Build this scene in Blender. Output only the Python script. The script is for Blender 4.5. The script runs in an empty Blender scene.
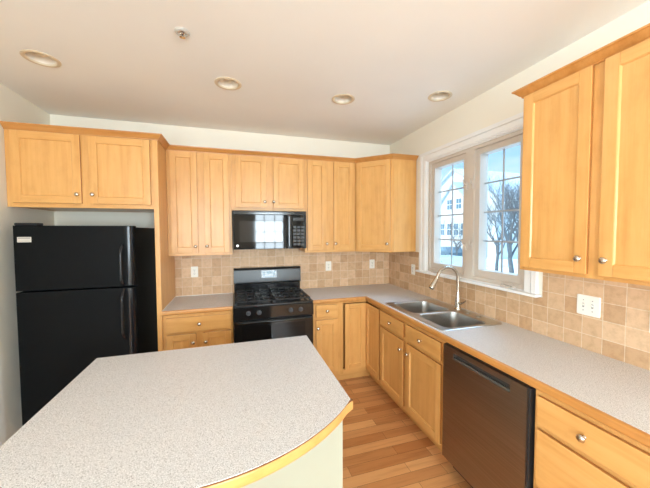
import bpy, bmesh, math, random
from mathutils import Vector, Matrix

S = bpy.context.scene
COL = S.collection
R = math.radians
H = 2.723                      # ceiling height
XW = -3.605                    # left kitchen wall
TOP = 0.914                    # worktop height
UB = 1.372                     # underside of wall cabinets

# ------------------------------------------------------------------ camera
def set_camera():
    f, yaw, pitch, roll = 295.53, 0.296, -0.0422, -0.004
    cam = bpy.data.cameras.new('camera')
    cam.sensor_width = 36.0
    cam.lens = f / 650.0 * 36.0
    cam.clip_start = 0.02
    cam.clip_end = 400
    o = bpy.data.objects.new('camera', cam)
    COL.objects.link(o)
    fwd = Vector((math.sin(yaw) * math.cos(pitch), math.cos(yaw) * math.cos(pitch), math.sin(pitch)))
    right = Vector((math.cos(yaw), -math.sin(yaw), 0))
    up = right.cross(fwd)
    r2 = right * math.cos(roll) + up * math.sin(roll)
    u2 = -right * math.sin(roll) + up * math.cos(roll)
    m = Matrix((r2, u2, -fwd)).transposed().to_4x4()
    m.translation = Vector((-1.9487, -3.4823, 1.6044))
    o.matrix_world = m
    S.camera = o
set_camera()

# ------------------------------------------------------------------ world, sun, daylight
def set_world():
    w = bpy.data.worlds.new('sky')
    S.world = w
    w.use_nodes = True
    nt = w.node_tree
    nt.nodes.clear()
    tc = nt.nodes.new('ShaderNodeTexCoord')
    sp = nt.nodes.new('ShaderNodeSeparateXYZ')
    nz = nt.nodes.new('ShaderNodeTexNoise')
    nz.inputs['Scale'].default_value = 5.0
    nz.inputs['Detail'].default_value = 5.0
    mp = nt.nodes.new('ShaderNodeMapping')
    mp.inputs['Scale'].default_value = (1, 1, 4)
    ad = nt.nodes.new('ShaderNodeMath'); ad.operation = 'MULTIPLY_ADD'
    ad.inputs[1].default_value = 0.35
    rp = nt.nodes.new('ShaderNodeValToRGB')
    e = rp.color_ramp.elements
    e[0].position = 0.10; e[0].color = (0.80, 0.95, 1.0, 1)
    e[1].position = 0.52; e[1].color = (0.24, 0.60, 0.92, 1)
    m = e.new(0.30); m.color = (0.62, 0.88, 1.0, 1)
    bg = nt.nodes.new('ShaderNodeBackground')
    bg.inputs['Strength'].default_value = 1.45
    out = nt.nodes.new('ShaderNodeOutputWorld')
    L = nt.links.new
    L(tc.outputs['Generated'], sp.inputs[0])
    L(tc.outputs['Generated'], mp.inputs['Vector'])
    L(mp.outputs['Vector'], nz.inputs['Vector'])
    L(nz.outputs['Fac'], ad.inputs[0])
    L(sp.outputs['Z'], ad.inputs[2])
    L(ad.outputs[0], rp.inputs['Fac'])
    L(rp.outputs['Color'], bg.inputs['Color'])
    L(bg.outputs[0], out.inputs['Surface'])
set_world()

def sun(name, direction, strength, angle, color):
    l = bpy.data.lights.new(name, 'SUN')
    l.energy = strength
    l.angle = R(angle)
    l.color = color
    o = bpy.data.objects.new(name, l)
    COL.objects.link(o)
    o.rotation_euler = Vector(direction).to_track_quat('-Z', 'Y').to_euler()
    o.location = (-10, 0, 14)
    return o

def area(name, loc, direction, sx, sy, power, color):
    l = bpy.data.lights.new(name, 'AREA')
    l.shape = 'RECTANGLE'
    l.size = sx
    l.size_y = sy
    l.energy = power
    l.color = color
    o = bpy.data.objects.new(name, l)
    COL.objects.link(o)
    o.location = loc
    o.rotation_euler = Vector(direction).to_track_quat('-Z', 'Y').to_euler()
    return o

sun('sun', (0.78, -0.12, -0.55), 5.2, 1.0, (1.0, 0.97, 0.92))
sun('added_sky_fill', (-0.78, 0.0, -0.60), 11.0, 60, (0.46, 0.70, 1.0))  # added lamp, boosts cool sky light through the sink window
# area lamps in openings behind the camera; all but the dining one added
DAY = (0.82, 0.93, 1.0)
area('added_side_light', (-6.42, -4.85, 1.50), (1.0, 0.12, 0.16), 1.9, 1.6, 235, DAY)  # added to light the right-hand cabinets from the far left
area('added_patio_light', (-4.55, -6.42, 1.25), (0.0, 1, 0.20), 2.3, 2.3, 45, DAY)
area('added_living_light', (-2.75, -6.42, 1.55), (0.0, 1, 0.22), 1.1, 1.5, 150, DAY)
area('daylight_dining_window', (-0.95, -6.42, 1.60), (0.0, 1, 0.22), 0.95, 1.3, 215, DAY)
S.view_settings.view_transform = 'Standard'
S.view_settings.look = 'None'
S.view_settings.gamma = 1.0
S.view_settings.use_curve_mapping = False
S.view_settings.exposure = -0.34
S.cycles.max_bounces = 12
S.cycles.diffuse_bounces = 6
S.cycles.glossy_bounces = 5
S.cycles.transparent_max_bounces = 16
S.cycles.sample_clamp_indirect = 6.0
S.cycles.use_denoising = True

# ------------------------------------------------------------------ materials
def lin(r, g, b):
    f = lambda c: (c / 255 / 12.92) if c <= 10 else ((c / 255 + 0.055) / 1.055) ** 2.4
    return (f(r), f(g), f(b), 1)

def newmat(name):
    m = bpy.data.materials.new(name)
    m.use_nodes = True
    nt = m.node_tree
    return m, nt, nt.nodes['Principled BSDF']

def coords(nt, scale, random_shift=True):
    tc = nt.nodes.new('ShaderNodeTexCoord')
    mp = nt.nodes.new('ShaderNodeMapping')
    mp.inputs['Scale'].default_value = scale
    nt.links.new(tc.outputs['Object'], mp.inputs['Vector'])
    if random_shift:
        oi = nt.nodes.new('ShaderNodeObjectInfo')
        cx = nt.nodes.new('ShaderNodeCombineXYZ')
        mu = nt.nodes.new('ShaderNodeMath'); mu.operation = 'MULTIPLY'; mu.inputs[1].default_value = 37.0
        nt.links.new(oi.outputs['Random'], mu.inputs[0])
        for i in range(3):
            nt.links.new(mu.outputs[0], cx.inputs[i])
        nt.links.new(cx.outputs[0], mp.inputs['Location'])
    return mp.outputs['Vector']

def ramp(nt, fac, stops):
    rp = nt.nodes.new('ShaderNodeValToRGB')
    e = rp.color_ramp.elements
    e[0].position, e[0].color = stops[0]
    e[1].position, e[1].color = stops[-1]
    for p, c in stops[1:-1]:
        x = e.new(p); x.color = c
    nt.links.new(fac, rp.inputs['Fac'])
    return rp.outputs['Color']

def noise(nt, vec, scale, detail=3, rough=0.5):
    n = nt.nodes.new('ShaderNodeTexNoise')
    n.inputs['Scale'].default_value = scale
    n.inputs['Detail'].default_value = detail
    n.inputs['Roughness'].default_value = rough
    nt.links.new(vec, n.inputs['Vector'])
    return n.outputs['Fac']

def bump(nt, bsdf, height, strength, dist=0.002):
    b = nt.nodes.new('ShaderNodeBump')
    b.inputs['Strength'].default_value = strength
    b.inputs['Distance'].default_value = dist
    nt.links.new(height, b.inputs['Height'])
    nt.links.new(b.outputs[0], bsdf.inputs['Normal'])

def mix(nt, fac, a, b, mode='MIX'):
    n = nt.nodes.new('ShaderNodeMix')
    n.data_type = 'RGBA'
    n.blend_type = mode
    for k, v in (('Factor', fac), ('A', a), ('B', b)):
        s = [i for i in n.inputs if i.name == k and (i.type == ('VALUE' if k == 'Factor' else 'RGBA'))][0]
        if hasattr(v, 'is_output'):
            nt.links.new(v, s)
        else:
            s.default_value = v
    return [o for o in n.outputs if o.type == 'RGBA'][0]

def plain(name, col, rough=0.5, metal=0.0, vary=0.04, scale=8.0, bmp=0.0, spec=0.5, coat=0.0):
    m, nt, b = newmat(name)
    v = coords(nt, (1, 1, 1))
    n = noise(nt, v, scale, 4)
    d = tuple(max(0, c * (1 - vary)) for c in col[:3]) + (1,)
    l = tuple(min(1, c * (1 + vary)) for c in col[:3]) + (1,)
    nt.links.new(ramp(nt, n, [(0.3, d), (0.7, l)]), b.inputs['Base Color'])
    b.inputs['Roughness'].default_value = rough
    b.inputs['Metallic'].default_value = metal
    b.inputs['Specular IOR Level'].default_value = spec
    b.inputs['Coat Weight'].default_value = coat
    if bmp:
        bump(nt, b, noise(nt, v, scale * 30, 2), bmp)
    return m

def wood(name, axis, dark, mid, light, rough=0.33, grain=1.0):
    m, nt, b = newmat(name)
    across, along = 26 * grain, 1.6
    sc = [across] * 3
    sc['xyz'.index(axis)] = along
    v = coords(nt, tuple(sc))
    n1 = noise(nt, v, 1.0, 5, 0.6)
    sc2 = [7.0] * 3
    sc2['xyz'.index(axis)] = 4.0
    n2 = noise(nt, coords(nt, tuple(sc2)), 1.6, 4, 0.6)
    c1 = ramp(nt, n1, [(0.25, dark), (0.5, mid), (0.8, light)])
    c2 = ramp(nt, n2, [(0.25, (0.86, 0.82, 0.76, 1)), (0.5, (0.97, 0.96, 0.95, 1)), (0.8, (1.0, 1.0, 1.0, 1))])
    nt.links.new(mix(nt, 0.75, c1, c2, 'MULTIPLY'), b.inputs['Base Color'])
    b.inputs['Roughness'].default_value = rough
    b.inputs['Coat Weight'].default_value = 0.12
    b.inputs['Coat Roughness'].default_value = 0.25
    bump(nt, b, n1, 0.05, 0.001)
    return m

MD, MM, ML = lin(210, 153, 85), lin(221, 167, 98), lin(229, 178, 112)
M = {}
M['wv'] = wood('honey_maple_vertical', 'z', MD, MM, ML)
M['wh'] = wood('honey_maple_horizontal', 'x', MD, MM, ML)
M['wy'] = wood('honey_maple_lengthwise', 'y', MD, MM, ML)
M['edge'] = wood('maple_edge_band', 'x', lin(182, 122, 60), lin(200, 140, 74), lin(214, 156, 90))
M['edgey'] = wood('maple_edge_band_lengthwise', 'y', lin(182, 122, 60), lin(200, 140, 74), lin(214, 156, 90))
M['wedge'] = wood('maple_shaded_edge', 'z', lin(168, 110, 54), lin(180, 122, 62), lin(190, 132, 70))  # darker edge tone: stain and painted-in contact shade
M['inside'] = plain('cabinet_underside', lin(214, 170, 112), 0.6)
M['wall'] = plain('cream_wall_paint', lin(240, 235, 221), 0.7, vary=0.015, scale=2, bmp=0.02)
M['ceil'] = plain('flat_ceiling_paint', lin(240, 240, 236), 0.85, vary=0.02, scale=1.5, bmp=0.02)
M['white'] = plain('white_trim_paint', lin(240, 240, 238), 0.4, vary=0.01)
M['vinyl'] = plain('shaded_window_vinyl', lin(208, 198, 186), 0.45, vary=0.01)  # white frame toned taupe, its backlit shade put into the colour
M['plate'] = plain('white_plastic', lin(242, 240, 230), 0.35, vary=0.01)
M['slot'] = plain('outlet_slot', lin(60, 55, 50), 0.6)
M['black'] = plain('black_appliance_gloss', (0.006, 0.006, 0.007, 1), 0.13, vary=0.05)
M['blackmatte'] = plain('black_appliance_satin', (0.010, 0.010, 0.011, 1), 0.4, vary=0.05)
M['iron'] = plain('cast_iron', (0.010, 0.010, 0.012, 1), 0.55, vary=0.2, scale=60, bmp=0.1)
M['glass_black'] = plain('black_glass', (0.006, 0.006, 0.007, 1), 0.04, vary=0.02, spec=0.28)
M['fridge'] = plain('fridge_black_texture', (0.0035, 0.0042, 0.0048, 1), 0.5, vary=0.1, scale=20, bmp=0.06, spec=0.12)
M['fridgegloss'] = plain('fridge_trim_gloss', (0.008, 0.009, 0.012, 1), 0.16, vary=0.05)
M['badge'] = plain('badge_silver', lin(214, 212, 206), 0.35, metal=0.3, vary=0.02)
M['badgeline'] = plain('badge_line', lin(150, 146, 140), 0.4, vary=0.02)
M['nickel'] = plain('satin_nickel', lin(205, 196, 182), 0.26, metal=1.0, vary=0.03)
M['brass'] = plain('antique_brass_nickel', lin(190, 160, 120), 0.25, metal=1.0, vary=0.05)
M['cuprim'] = plain('dark_rubber', lin(40, 40, 42), 0.5)
M['lampring'] = plain('lamp_trim_ring', lin(214, 200, 174), 0.4, vary=0.01)
M['lampwell'] = plain('lamp_reflector', lin(232, 224, 210), 0.35, vary=0.01)
M['islandpanel'] = plain('painted_island_panel', lin(168, 170, 153), 0.5, vary=0.01, scale=3)
M['caulk'] = plain('white_caulk', lin(240, 238, 232), 0.5, vary=0.01)
M['display'] = plain('range_display', lin(150, 175, 190), 0.3, vary=0.05)
M['displaydark'] = plain('range_display_dark', lin(20, 24, 30), 0.15, vary=0.05)
M['dwdark'] = plain('dishwasher_frame', lin(44, 43, 44), 0.35, vary=0.03)
M['snow'] = plain('snowy_lawn', lin(228, 236, 238), 0.9, vary=0.10, scale=0.5, bmp=0.2)
M['siding'] = plain('pale_house_siding', lin(226, 232, 234), 0.8, vary=0.03, scale=3)
M['shingle'] = plain('snow_dusted_shingles', lin(196, 208, 216), 0.85, vary=0.10, scale=4)
M['brick'] = plain('salmon_brick', lin(208, 132, 110), 0.85, vary=0.08, scale=6)
M['houseglass'] = plain('far_window_glass', lin(110, 140, 158), 0.2, vary=0.1)
M['housetrim'] = plain('house_trim', lin(240, 244, 246), 0.7, vary=0.01)
M['bark'] = plain('bare_bark', lin(112, 114, 116), 0.9, vary=0.15, scale=6)
M['carpaint'] = plain('car_paint_blue', lin(80, 108, 124), 0.3, vary=0.02)
M['carpale'] = plain('car_paint_silver', lin(150, 170, 178), 0.3, vary=0.02)
M['tyre'] = plain('tyre_rubber', lin(52, 56, 60), 0.8, vary=0.05)
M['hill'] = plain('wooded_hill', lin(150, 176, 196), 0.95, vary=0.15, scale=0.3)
M['carpet'] = plain('living_area_floor', lin(205, 196, 182), 0.9, vary=0.04, scale=30, bmp=0.2)

def steel(name, col, rough, axis):
    m, nt, b = newmat(name)
    sc = [160.0] * 3
    sc['xyz'.index(axis)] = 2.0
    n = noise(nt, coords(nt, tuple(sc)), 1.0, 3)
    d = tuple(c * 0.90 for c in col[:3]) + (1,)
    l = tuple(min(1, c * 1.1) for c in col[:3]) + (1,)
    nt.links.new(ramp(nt, n, [(0.3, d), (0.7, l)]), b.inputs['Base Color'])
    b.inputs['Metallic'].default_value = 1.0
    b.inputs['Roughness'].default_value = rough
    return m
M['steel'] = steel('brushed_stainless', lin(190, 188, 184), 0.28, 'y')
M['dwsteel'] = steel('black_stainless', lin(156, 142, 131), 0.36, 'x')

def glass_mat():
    m = bpy.data.materials.new('window_glass')
    m.use_nodes = True
    nt = m.node_tree
    nt.nodes.clear()
    fr = nt.nodes.new('ShaderNodeFresnel'); 
    ge = nt.nodes.new('ShaderNodeNewGeometry')
    io = nt.nodes.new('ShaderNodeMath'); io.operation = 'MULTIPLY_ADD'
    io.inputs[1].default_value = 1 / 1.3 - 1.3; io.inputs[2].default_value = 1.3
    nt.links.new(ge.outputs['Backfacing'], io.inputs[0])
    nt.links.new(io.outputs[0], fr.inputs['IOR'])
    tr = nt.nodes.new('ShaderNodeBsdfTransparent'); tr.inputs['Color'].default_value = (0.97, 0.99, 1, 1)
    gl = nt.nodes.new('ShaderNodeBsdfGlossy'); gl.inputs['Roughness'].default_value = 0.02
    mx = nt.nodes.new('ShaderNodeMixShader')
    out = nt.nodes.new('ShaderNodeOutputMaterial')
    nt.links.new(fr.outputs[0], mx.inputs[0])
    nt.links.new(tr.outputs[0], mx.inputs[1])
    nt.links.new(gl.outputs[0], mx.inputs[2])
    nt.links.new(mx.outputs[0], out.inputs['Surface'])
    return m
M['glass'] = glass_mat()

def laminate():
    m, nt, b = newmat('speckled_laminate')
    v = coords(nt, (1, 1, 1), False)
    n1 = noise(nt, v, 300, 2, 0.6)
    n2 = noise(nt, v, 225, 2, 0.5)
    n3 = noise(nt, v, 3, 2)
    c = ramp(nt, n1, [(0.30, lin(116, 114, 112)), (0.42, lin(202, 202, 202)), (0.56, lin(214, 214, 215)), (0.68, lin(242, 242, 242))])
    d = ramp(nt, n2, [(0.30, (0.60, 0.59, 0.58, 1)), (0.40, (1, 1, 1, 1)), (1.0, (1, 1, 1, 1))])
    c = mix(nt, 1.0, c, d, 'MULTIPLY')
    nt.links.new(c, b.inputs['Base Color'])
    b.inputs['Roughness'].default_value = 0.38
    return m
M['lam'] = laminate()

def tiles(name, u, off_u, off_v):
    """4 inch tumbled stone tile; u is the wall's horizontal axis"""
    m, nt, b = newmat(name)
    tc = nt.nodes.new('ShaderNodeTexCoord')
    sp = nt.nodes.new('ShaderNodeSeparateXYZ')
    cb = nt.nodes.new('ShaderNodeCombineXYZ')
    nt.links.new(tc.outputs['Object'], sp.inputs[0])
    a1 = nt.nodes.new('ShaderNodeMath'); a1.operation = 'ADD'; a1.inputs[1].default_value = off_u
    a2 = nt.nodes.new('ShaderNodeMath'); a2.operation = 'ADD'; a2.inputs[1].default_value = off_v
    nt.links.new(sp.outputs[u], a1.inputs[0]); nt.links.new(sp.outputs['Z'], a2.inputs[0])
    nt.links.new(a1.outputs[0], cb.inputs[0]); nt.links.new(a2.outputs[0], cb.inputs[1])
    br = nt.nodes.new('ShaderNodeTexBrick')
    br.offset = 0.0; br.squash = 1.0
    br.inputs['Scale'].default_value = 1.0
    br.inputs['Mortar Size'].default_value = 0.0022
    br.inputs['Mortar Smooth'].default_value = 0.3
    br.inputs['Brick Width'].default_value = 0.1005
    br.inputs['Row Height'].default_value = 0.1016
    br.inputs['Color1'].default_value = lin(222, 189, 153)
    br.inputs['Color2'].default_value = lin(195, 156, 117)
    br.inputs['Mortar'].default_value = lin(224, 204, 176)
    nt.links.new(cb.outputs[0], br.inputs['Vector'])
    n = noise(nt, tc.outputs['Object'], 28, 5, 0.65)
    sh = ramp(nt, n, [(0.3, (0.80, 0.76, 0.72, 1)), (0.55, (1, 1, 1, 1)), (0.75, (1.0, 1.0, 1.0, 1))])
    nt.links.new(mix(nt, 0.8, br.outputs['Color'], sh, 'MULTIPLY'), b.inputs['Base Color'])
    b.inputs['Roughness'].default_value = 0.5
    inv = nt.nodes.new('ShaderNodeMath'); inv.operation = 'MULTIPLY_ADD'
    inv.inputs[1].default_value = -1.0; inv.inputs[2].default_value = 1.0
    nt.links.new(br.outputs['Fac'], inv.inputs[0])
    bump(nt, b, inv.outputs[0], 0.5, 0.002)
    return m
M['tileback'] = tiles('stone_tile_back', 'X', 10 * 0.1005 + 1.5 - 0.006, 0.005)
M['tileright'] = tiles('stone_tile_right', 'Y', 2.484 + 0.1005 * 10, 0.013)

def floorboards():
    m, nt, b = newmat('oak_strip_floor')
    tc = nt.nodes.new('ShaderNodeTexCoord')
    br = nt.nodes.new('ShaderNodeTexBrick')
    br.offset = 0.37; br.offset_frequency = 2
    br.inputs['Scale'].default_value = 1.0
    br.inputs['Mortar Size'].default_value = 0.0010
    br.inputs['Brick Width'].default_value = 0.62
    br.inputs['Row Height'].default_value = 0.083
    br.inputs['Color1'].default_value = lin(230, 176, 120)
    br.inputs['Color2'].default_value = lin(186, 124, 74)
    br.inputs['Mortar'].default_value = lin(100, 62, 34)
    nt.links.new(tc.outputs['Object'], br.inputs['Vector'])
    mp = nt.nodes.new('ShaderNodeMapping'); mp.inputs['Scale'].default_value = (2.2, 30, 1)
    nt.links.new(tc.outputs['Object'], mp.inputs['Vector'])
    n = noise(nt, mp.outputs['Vector'], 1.0, 5, 0.62)
    g = ramp(nt, n, [(0.28, (0.70, 0.62, 0.55, 1)), (0.5, (0.95, 0.93, 0.90, 1)), (0.75, (1, 1, 1, 1))])
    nt.links.new(mix(nt, 0.85, br.outputs['Color'], g, 'MULTIPLY'), b.inputs['Base Color'])
    b.inputs['Roughness'].default_value = 0.3
    return m
M['floor'] = floorboards()

# ------------------------------------------------------------------ mesh helpers
class MB:
    def __init__(self):
        self.bm = bmesh.new()

    def _mi(self, faces, mi):
        for f in faces:
            f.material_index = mi

    def box(self, x0, x1, y0, y1, z0, z1, bev=0.0, mi=0, seg=2):
        vs = [self.bm.verts.new(c) for c in ((x0, y0, z0), (x1, y0, z0), (x1, y1, z0), (x0, y1, z0),
                                              (x0, y0, z1), (x1, y0, z1), (x1, y1, z1), (x0, y1, z1))]
        fs = [self.bm.faces.new([vs[i] for i in q]) for q in
              ((3, 2, 1, 0), (4, 5, 6, 7), (0, 1, 5, 4), (1, 2, 6, 5), (2, 3, 7, 6), (3, 0, 4, 7))]
        self._mi(fs, mi)
        if bev > 0:
            es = {e for f in fs for e in f.edges}
            r = bmesh.ops.bevel(self.bm, geom=list(es), offset=bev, segments=seg, profile=0.5, affect='EDGES')
            self._mi(r['faces'], mi)
        return self

    def loft(self, loops, mi=0, cap0=False, cap1=False, closed=True):
        prev = None
        first = None
        for lp in loops:
            vs = [self.bm.verts.new(p) for p in lp]
            if prev:
                n = len(vs)
                for i in range(n if closed else n - 1):
                    j = (i + 1) % n
                    f = self.bm.faces.new((prev[i], prev[j], vs[j], vs[i]))
                    f.material_index = mi
            else:
                first = vs
            prev = vs
        if cap0:
            self.bm.faces.new(list(reversed(first))).material_index = mi
        if cap1:
            self.bm.faces.new(prev).material_index = mi
        return self

    def tube(self, pts, rad, n=12, mi=0, caps=True):
        pts = [Vector(p) for p in pts]
        if not isinstance(rad, (list, tuple)):
            rad = [rad] * len(pts)
        loops = []
        ref = None
        for i, p in enumerate(pts):
            a = pts[max(i - 1, 0)]
            b = pts[min(i + 1, len(pts) - 1)]
            t = (b - a).normalized()
            if ref is None:
                ref = t.orthogonal().normalized()
            ref = (ref - t * ref.dot(t)).normalized()
            bi = t.cross(ref)
            loops.append([p + (ref * math.cos(2 * math.pi * k / n) + bi * math.sin(2 * math.pi * k / n)) * rad[i] for k in range(n)])
        return self.loft(loops, mi, caps, caps)

    def lathe(self, prof, origin=(0, 0, 0), axis='z', n=24, mi=0):
        """prof: (radius, distance along the axis)"""
        o = Vector(origin)
        ax = {'z': (Vector((1, 0, 0)), Vector((0, 1, 0)), Vector((0, 0, 1))),
              '-z': (Vector((0, 1, 0)), Vector((1, 0, 0)), Vector((0, 0, -1))),
              '-y': (Vector((1, 0, 0)), Vector((0, 0, 1)), Vector((0, -1, 0))),
              'x': (Vector((0, 1, 0)), Vector((0, 0, 1)), Vector((1, 0, 0))),
              '-x': (Vector((0, 0, 1)), Vector((0, 1, 0)), Vector((-1, 0, 0)))}[axis]
        loops = [[o + ax[2] * d + (ax[0] * math.cos(2 * math.pi * k / n) + ax[1] * math.sin(2 * math.pi * k / n)) * max(r, 1e-4)
                  for k in range(n)] for r, d in prof]
        return self.loft(loops, mi, True, True)

    def prism(self, poly, z0, z1, mi=0, plane='xy'):
        def c(u, v, w):
            return {'xy': (u, v, w), 'xz': (u, w, v), 'yz': (w, u, v)}[plane]
        self.loft([[c(u, v, z0) for u, v in poly], [c(u, v, z1) for u, v in poly]], mi, True, True)
        return self

    def fill(self, loops, mi=0):
        """flat face with holes from closed loops"""
        es = []
        for lp in loops:
            vs = [self.bm.verts.new(p) for p in lp]
            es += [self.bm.edges.new((vs[i], vs[(i + 1) % len(vs)])) for i in range(len(vs))]
        r = bmesh.ops.triangle_fill(self.bm, use_beauty=True, use_dissolve=False, edges=es)
        for g in r['geom']:
            if isinstance(g, bmesh.types.BMFace):
                g.material_index = mi
        return self

    def slab(self, us, vs, solid, w0, w1, plane='xy', mi=0):
        """slab on a grid of cells with holes, one watertight mesh"""
        def c(u, v, w):
            return {'xy': (u, v, w), 'xz': (u, w, v), 'yz': (w, u, v)}[plane]
        cache = {}
        def V(i, j, w):
            k = (i, j, w)
            if k not in cache:
                cache[k] = self.bm.verts.new(c(us[i], vs[j], w))
            return cache[k]
        nu, nv = len(us) - 1, len(vs) - 1
        ok = lambda i, j: 0 <= i < nu and 0 <= j < nv and solid(i, j)
        for i in range(nu):
            for j in range(nv):
                if not ok(i, j):
                    continue
                fs = [(V(i, j, w1), V(i + 1, j, w1), V(i + 1, j + 1, w1), V(i, j + 1, w1)),
                      (V(i, j + 1, w0), V(i + 1, j + 1, w0), V(i + 1, j, w0), V(i, j, w0))]
                for di, dj, a, b in ((-1, 0, (i, j + 1), (i, j)), (1, 0, (i + 1, j), (i + 1, j + 1)),
                                     (0, -1, (i, j), (i + 1, j)), (0, 1, (i + 1, j + 1), (i, j + 1))):
                    if not ok(i + di, j + dj):
                        fs.append((V(*a, w0), V(*b, w0), V(*b, w1), V(*a, w1)))
                for f in fs:
                    self.bm.faces.new(f).material_index = mi
        return self

    def build(self, name, mats, parent=None, smooth=35, kind=None, label=None, loc=None):
        bmesh.ops.recalc_face_normals(self.bm, faces=self.bm.faces)
        me = bpy.data.meshes.new(name)
        self.bm.to_mesh(me)
        self.bm.free()
        for m in (mats if isinstance(mats, (list, tuple)) else [mats]):
            me.materials.append(M[m])
        if smooth:
            for p in me.polygons:
                p.use_smooth = True
            me.set_sharp_from_angle(angle=R(smooth))
        o = bpy.data.objects.new(name, me)
        COL.objects.link(o)
        if smooth:
            wn = o.modifiers.new('weighted_normals', 'WEIGHTED_NORMAL')
            wn.keep_sharp = True
        if loc is not None:
            me.transform(Matrix.Translation(-Vector(loc)))
            o.location = loc
        if parent:
            o.parent = parent
        if kind:
            o['kind'] = kind
        if label:
            o['label'] = label
        return o

def thing(name, label, cat, loc=(0, 0, 0), rz=0.0, group=None):
    o = bpy.data.objects.new(name, None)
    o.empty_display_size = 0.1
    COL.objects.link(o)
    o.location = loc
    o.rotation_euler = (0, 0, rz)
    o['label'] = label
    o['category'] = cat
    if group:
        o['group'] = group
    return o

def tag(o, label, cat, group=None):
    o['label'] = label
    o['category'] = cat
    if group:
        o['group'] = group
    return o

def rrect(x0, x1, y0, y1, r, z, n=6):
    pts = []
    for cx, cy, a0 in ((x1 - r, y1 - r, 0), (x0 + r, y1 - r, 90), (x0 + r, y0 + r, 180), (x1 - r, y0 + r, 270)):
        for k in range(n + 1):
            a = R(a0 + 90 * k / n)
            pts.append((cx + r * math.cos(a), cy + r * math.sin(a), z))
    return pts

# ------------------------------------------------------------------ room shell
YR = -6.2       # rear wall of the living area behind the camera
XL2 = -6.2      # left side of the living area
YK = -3.25      # where the kitchen opens to the living area
MB().box(XL2, 0.15, YR, 0.15, -0.12, 0).build('floor', 'floor', kind='structure')
CANS = [(-3.122, -1.085, 0.098), (-1.978, -1.090, 0.098), (-1.053, -1.090, 0.098), (-0.302, -1.370, 0.095)]
def circle(x, y, r, z, n=40):
    return [(x + r * math.cos(2 * math.pi * k / n), y + r * math.sin(2 * math.pi * k / n), z) for k in range(n)]
def ceiling():
    m = MB()
    o = [(XL2 - 0.15, YR - 0.15), (0.15, YR - 0.15), (0.15, 0.15), (XL2 - 0.15, 0.15)]
    lo = [(x, y, H) for x, y in o]
    m.fill([lo] + [circle(x, y, r - 0.018, H) for x, y, r in CANS])
    for x, y, r in CANS:
        m.loft([circle(x, y, r - 0.018, H), circle(x, y, r - 0.018, H + 0.13)], 0, False, True)
    m.loft([lo, [(x, y, H + 0.16) for x, y in o]], 0, False, True)
    m.build('ceiling', 'ceil', kind='structure', smooth=0)
ceiling()
wall_back = MB().box(XW - 0.15, 0.15, 0, 0.15, 0, H).build('wall_back', 'wall', kind='structure')
wall_left = MB().box(XW - 0.15, XW, YK, 0, 0, H).build('wall_left', 'wall', kind='structure')
WY0, WY1, WZ0, WZ1 = -1.93, -0.78, 1.165, 2.345     # rough opening of the sink window
ys, zs = [YR, WY0, WY1, 0.0], [0, WZ0, WZ1, H]
wall_right = MB().slab(ys, zs, lambda i, j: not (i == 1 and j == 1), 0.0, 0.15, 'yz').build('wall_right', 'wall', kind='structure')
MB().box(XL2, XW - 0.15, YK, YK + 0.15, 0, H).build('wall_partition', 'wall', kind='structure')
FY0, FY1, FZ0, FZ1 = -5.85, -3.90, 0.65, 2.30
MB().slab([YR, FY0, FY1, YK + 0.15], [0, FZ0, FZ1, H], lambda i, j: not (i == 1 and j == 1), XL2 - 0.15, XL2, 'yz').build('wall_far_left', 'wall', kind='structure')
rear = [(-5.70, -3.40, 0.08, 2.25), (-3.30, -2.15, 0.80, 2.30), (-1.42, -0.48, 0.95, 2.25)]
xs = [XL2, -5.70, -3.40, -3.30, -2.15, -1.42, -0.48, 0.15]
zz = [0, 0.08, 0.80, 0.95, 2.25, 2.30, H]
def rear_solid(i, j):
    xm, zm = (xs[i] + xs[i + 1]) / 2, (zz[j] + zz[j + 1]) / 2
    return not any(a < xm < b and c < zm < d for a, b, c, d in rear)
MB().slab(xs, zz, rear_solid, YR - 0.15, YR, 'xz').build('wall_rear', 'wall', kind='structure')
MB().box(XW, XW + 0.014, YK, -0.80, 0.0, 0.09, 0.004).build('baseboard_left', 'white', kind='structure')

# tile backsplash belongs to its wall
MB().slab([-2.5675, -1.973, -1.211, -0.007], [0.90, UB, 1.425],
          lambda i, j: j == 0 or i == 1, -0.007, 0.0, 'xz').build('tile_backsplash', 'tileback', wall_back, smooth=0)
MB().slab([-3.35, -2.045, -0.675, 0.0], [0.90, 1.160, UB],
          lambda i, j: j == 0 or i != 1, -0.007, 0.0, 'yz').build('tile_backsplash', 'tileright', wall_right, smooth=0)

# rear windows and patio door (dining one seen reflected, the others added to let light in)
def rear_window(name, x0, x1, z0, z1, cols, rows):
    f = MB()
    t = 0.055
    f.slab([x0, x0 + t, x1 - t, x1], [z0, z0 + t, z1 - t, z1], lambda i, j: not (i == 1 and j == 1), YR - 0.10, YR - 0.03, 'xz')
    root = f.build(name, 'white', kind='structure')
    for i in range(1, cols):
        x = x0 + (x1 - x0) * i / cols
        MB().box(x - 0.012, x + 0.012, YR - 0.08, YR - 0.05, z0 + t, z1 - t).build('muntin', 'white', root)
    for j in range(1, rows):
        z = z0 + (z1 - z0) * j / rows
        MB().box(x0 + t, x1 - t, YR - 0.079, YR - 0.051, z - 0.012, z + 0.012).build('muntin', 'white', root)
    MB().box(x0 + t, x1 - t, YR - 0.068, YR - 0.062, z0 + t, z1 - t).build('pane', 'glass', root)
    c = MB()
    w = 0.08
    c.slab([x0 - w, x0, x1, x1 + w], [z0 - w, z0, z1, z1 + w], lambda i, j: not (i == 1 and j == 1), YR, YR + 0.018, 'xz')
    c.build('casing', 'white', root)
rear_window('added_door_1', *rear[0], 2, 1)
rear_window('added_window_2', *rear[1], 2, 3)
rear_window('window_3', *rear[2], 3, 4)

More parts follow.
